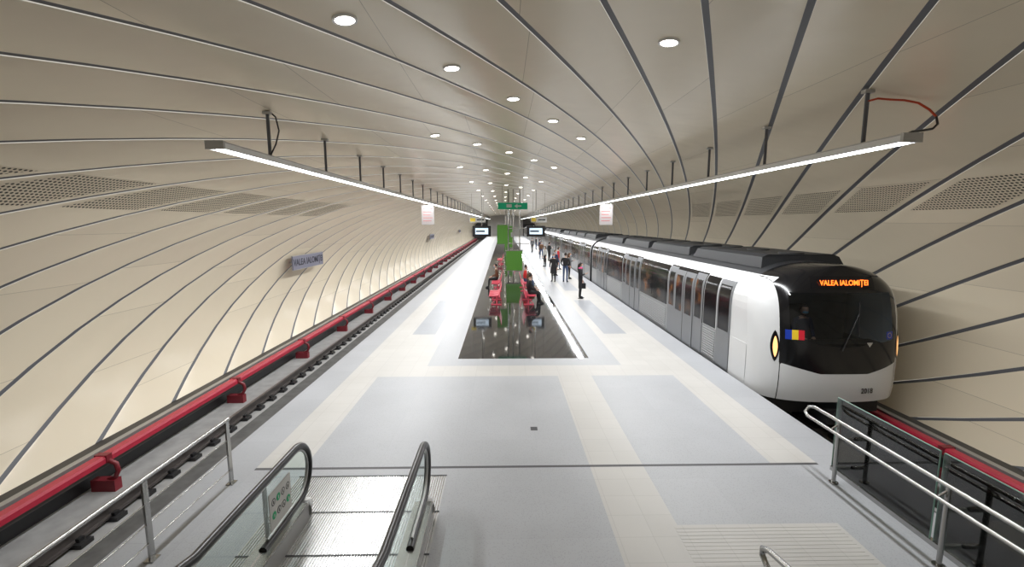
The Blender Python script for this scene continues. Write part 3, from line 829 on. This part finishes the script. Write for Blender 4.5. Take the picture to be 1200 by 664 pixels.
b.box(EX0-.02,EX0-.012,4.4,4.48,.3,.86,'alu')
b.obj('pictogram_plate',esc)
b=B()
b.quad((-3.45,3.3,.004),(-1.35,3.3,.004),(-1.35,6.15,.004),(-3.45,6.15,.004),'alu')
for i in range(66):
    x=-3.43+i*.0315
    b.box(x,x+.012,3.9,6.12,.004,.010,'steel')
for yy in (4.55,5.3,6.12): b.box(-3.45,-1.35,yy,yy+.02,.005,.012,'joint')
b.obj('landing_plate',esc)
b=B()
for i in range(16):
    y=2.5-i*.4; zz=.0+max(0,i)*.23
    if y<-3: break
    b.box(-2.88,-1.62,y-.4,y,zz-.25,zz+.02,'concdark'); b.box(-2.88,-1.62,y-.02,y,zz,zz+.022,'yellow')
    for q in range(30): b.box(-2.86+q*.041,-2.84+q*.041,y-.4,y,zz+.02,zz+.03,'alu')
b.box(-2.88,-1.62,2.5,3.9,-.01,.012,'alu')
b.obj('steps',esc)
st=empty('staircase')
b=B()
for i in range(14):
    y=3.05-.31*i; b.box(-1.1,3.45,y-.31,y,0,.16*(i+1),'edge'); 
    b.box(-1.1,3.45,y-.05,y+.01,.16*(i+1),.16*(i+1)+.004,'joint')
b.obj('steps',st)
b=B()
hx=1.62; sh=-.36
b.tube([(hx,y+sh,z) for y,z in ((3.50,.80),(3.70,.81),(3.78,.86),(3.78,.92),(3.70,.96),(3.3,1.04),(2.6,1.38),(-.6,3.0))],.024,'steel',12)
b.tube([(hx,3.15+sh,.0),(hx,3.15+sh,1.1)],.02,'steel',10); b.tube([(hx,1.2,.8),(hx,1.2,1.9)],.02,'steel',10)
b.obj('handrail',st)

b=B(); x=-4.33
for y in (6.0,4.55,3.1,1.6): 
    b.box(x-.012,x+.012,y-.035,y+.035,0,.90,'steel'); b.box(x-.05,x+.05,y-.06,y+.06,0,.012,'steel')
b.tube([(x,6.05,.92),(x,-2,.92)],.022,'steel',12)
for z in (.2,.42,.64): b.tube([(x,6.02,z),(x,-2,z)],.007,'steel',8)
b.obj('platform_railing')
bal=empty('glass_balustrade',(0,0,0)); b=B(); x=4.07
for y in (5.85,4.3,2.6): 
    b.tube([(x,y,0),(x,y,.90)],.026,'steel',12); b.tube([(x,y,0),(x,y,.015)],.06,'steel',16)
    b.box(x,x+.2,y-.02,y+.02,.62,.66,'steel'); b.box(x,x+.2,y-.02,y+.02,.2,.24,'steel')
    b.tube([(x,y,.86),(x-.09,y,.80),(x-.09,y,.76)],.012,'steel',8)
b.tube([(x,6.35,.90),(x,-2,.90)],.024,'steel',12)
b.tube([(x-.10,6.35,.77),(x-.10,-2,.77)],.022,'steel',12)
b.tube([(x,6.35,.90),(x-.03,6.43,.87),(x-.08,6.43,.80),(x-.10,6.35,.77)],.022,'steel',10)
b.box(x+.2,x+.26,-2,6.2,0,.06,'steel')
b.obj('rails',bal)
b=B()
for y0,y1 in ((4.65,6.2),(3.05,4.6),(1.45,3.0),(-.15,1.4)):
    b.box(x+.22,x+.235,y0,y1,.04,1.1,'glass')
    b.box(x+.219,x+.236,y0,y1,1.1,1.106,'glassedge'); b.box(x+.219,x+.236,y0-.004,y0,.04,1.1,'glassedge'); b.box(x+.219,x+.236,y1,y1+.004,.04,1.1,'glassedge')
b.obj('glass_panes',bal)

# ------------------------------------------------------------------ world, camera
w=bpy.data.worlds.new('world'); scene.world=w; w.use_nodes=True
w.node_tree.nodes['Background'].inputs[0].default_value=(.78,.74,.66,1); w.node_tree.nodes['Background'].inputs[1].default_value=.7
cam=bpy.data.cameras.new('camera'); cam.lens=16; cam.sensor_width=36; cam.clip_end=400; cam.clip_start=.05
co=bpy.data.objects.new('camera',cam); co.location=(-.53,0,3.6); co.rotation_euler=(D2R(90-7.6),0,D2R(-1.07)); scene.collection.objects.link(co)
scene.camera=co
scene.view_settings.view_transform='Standard'
scene.view_settings.exposure=0
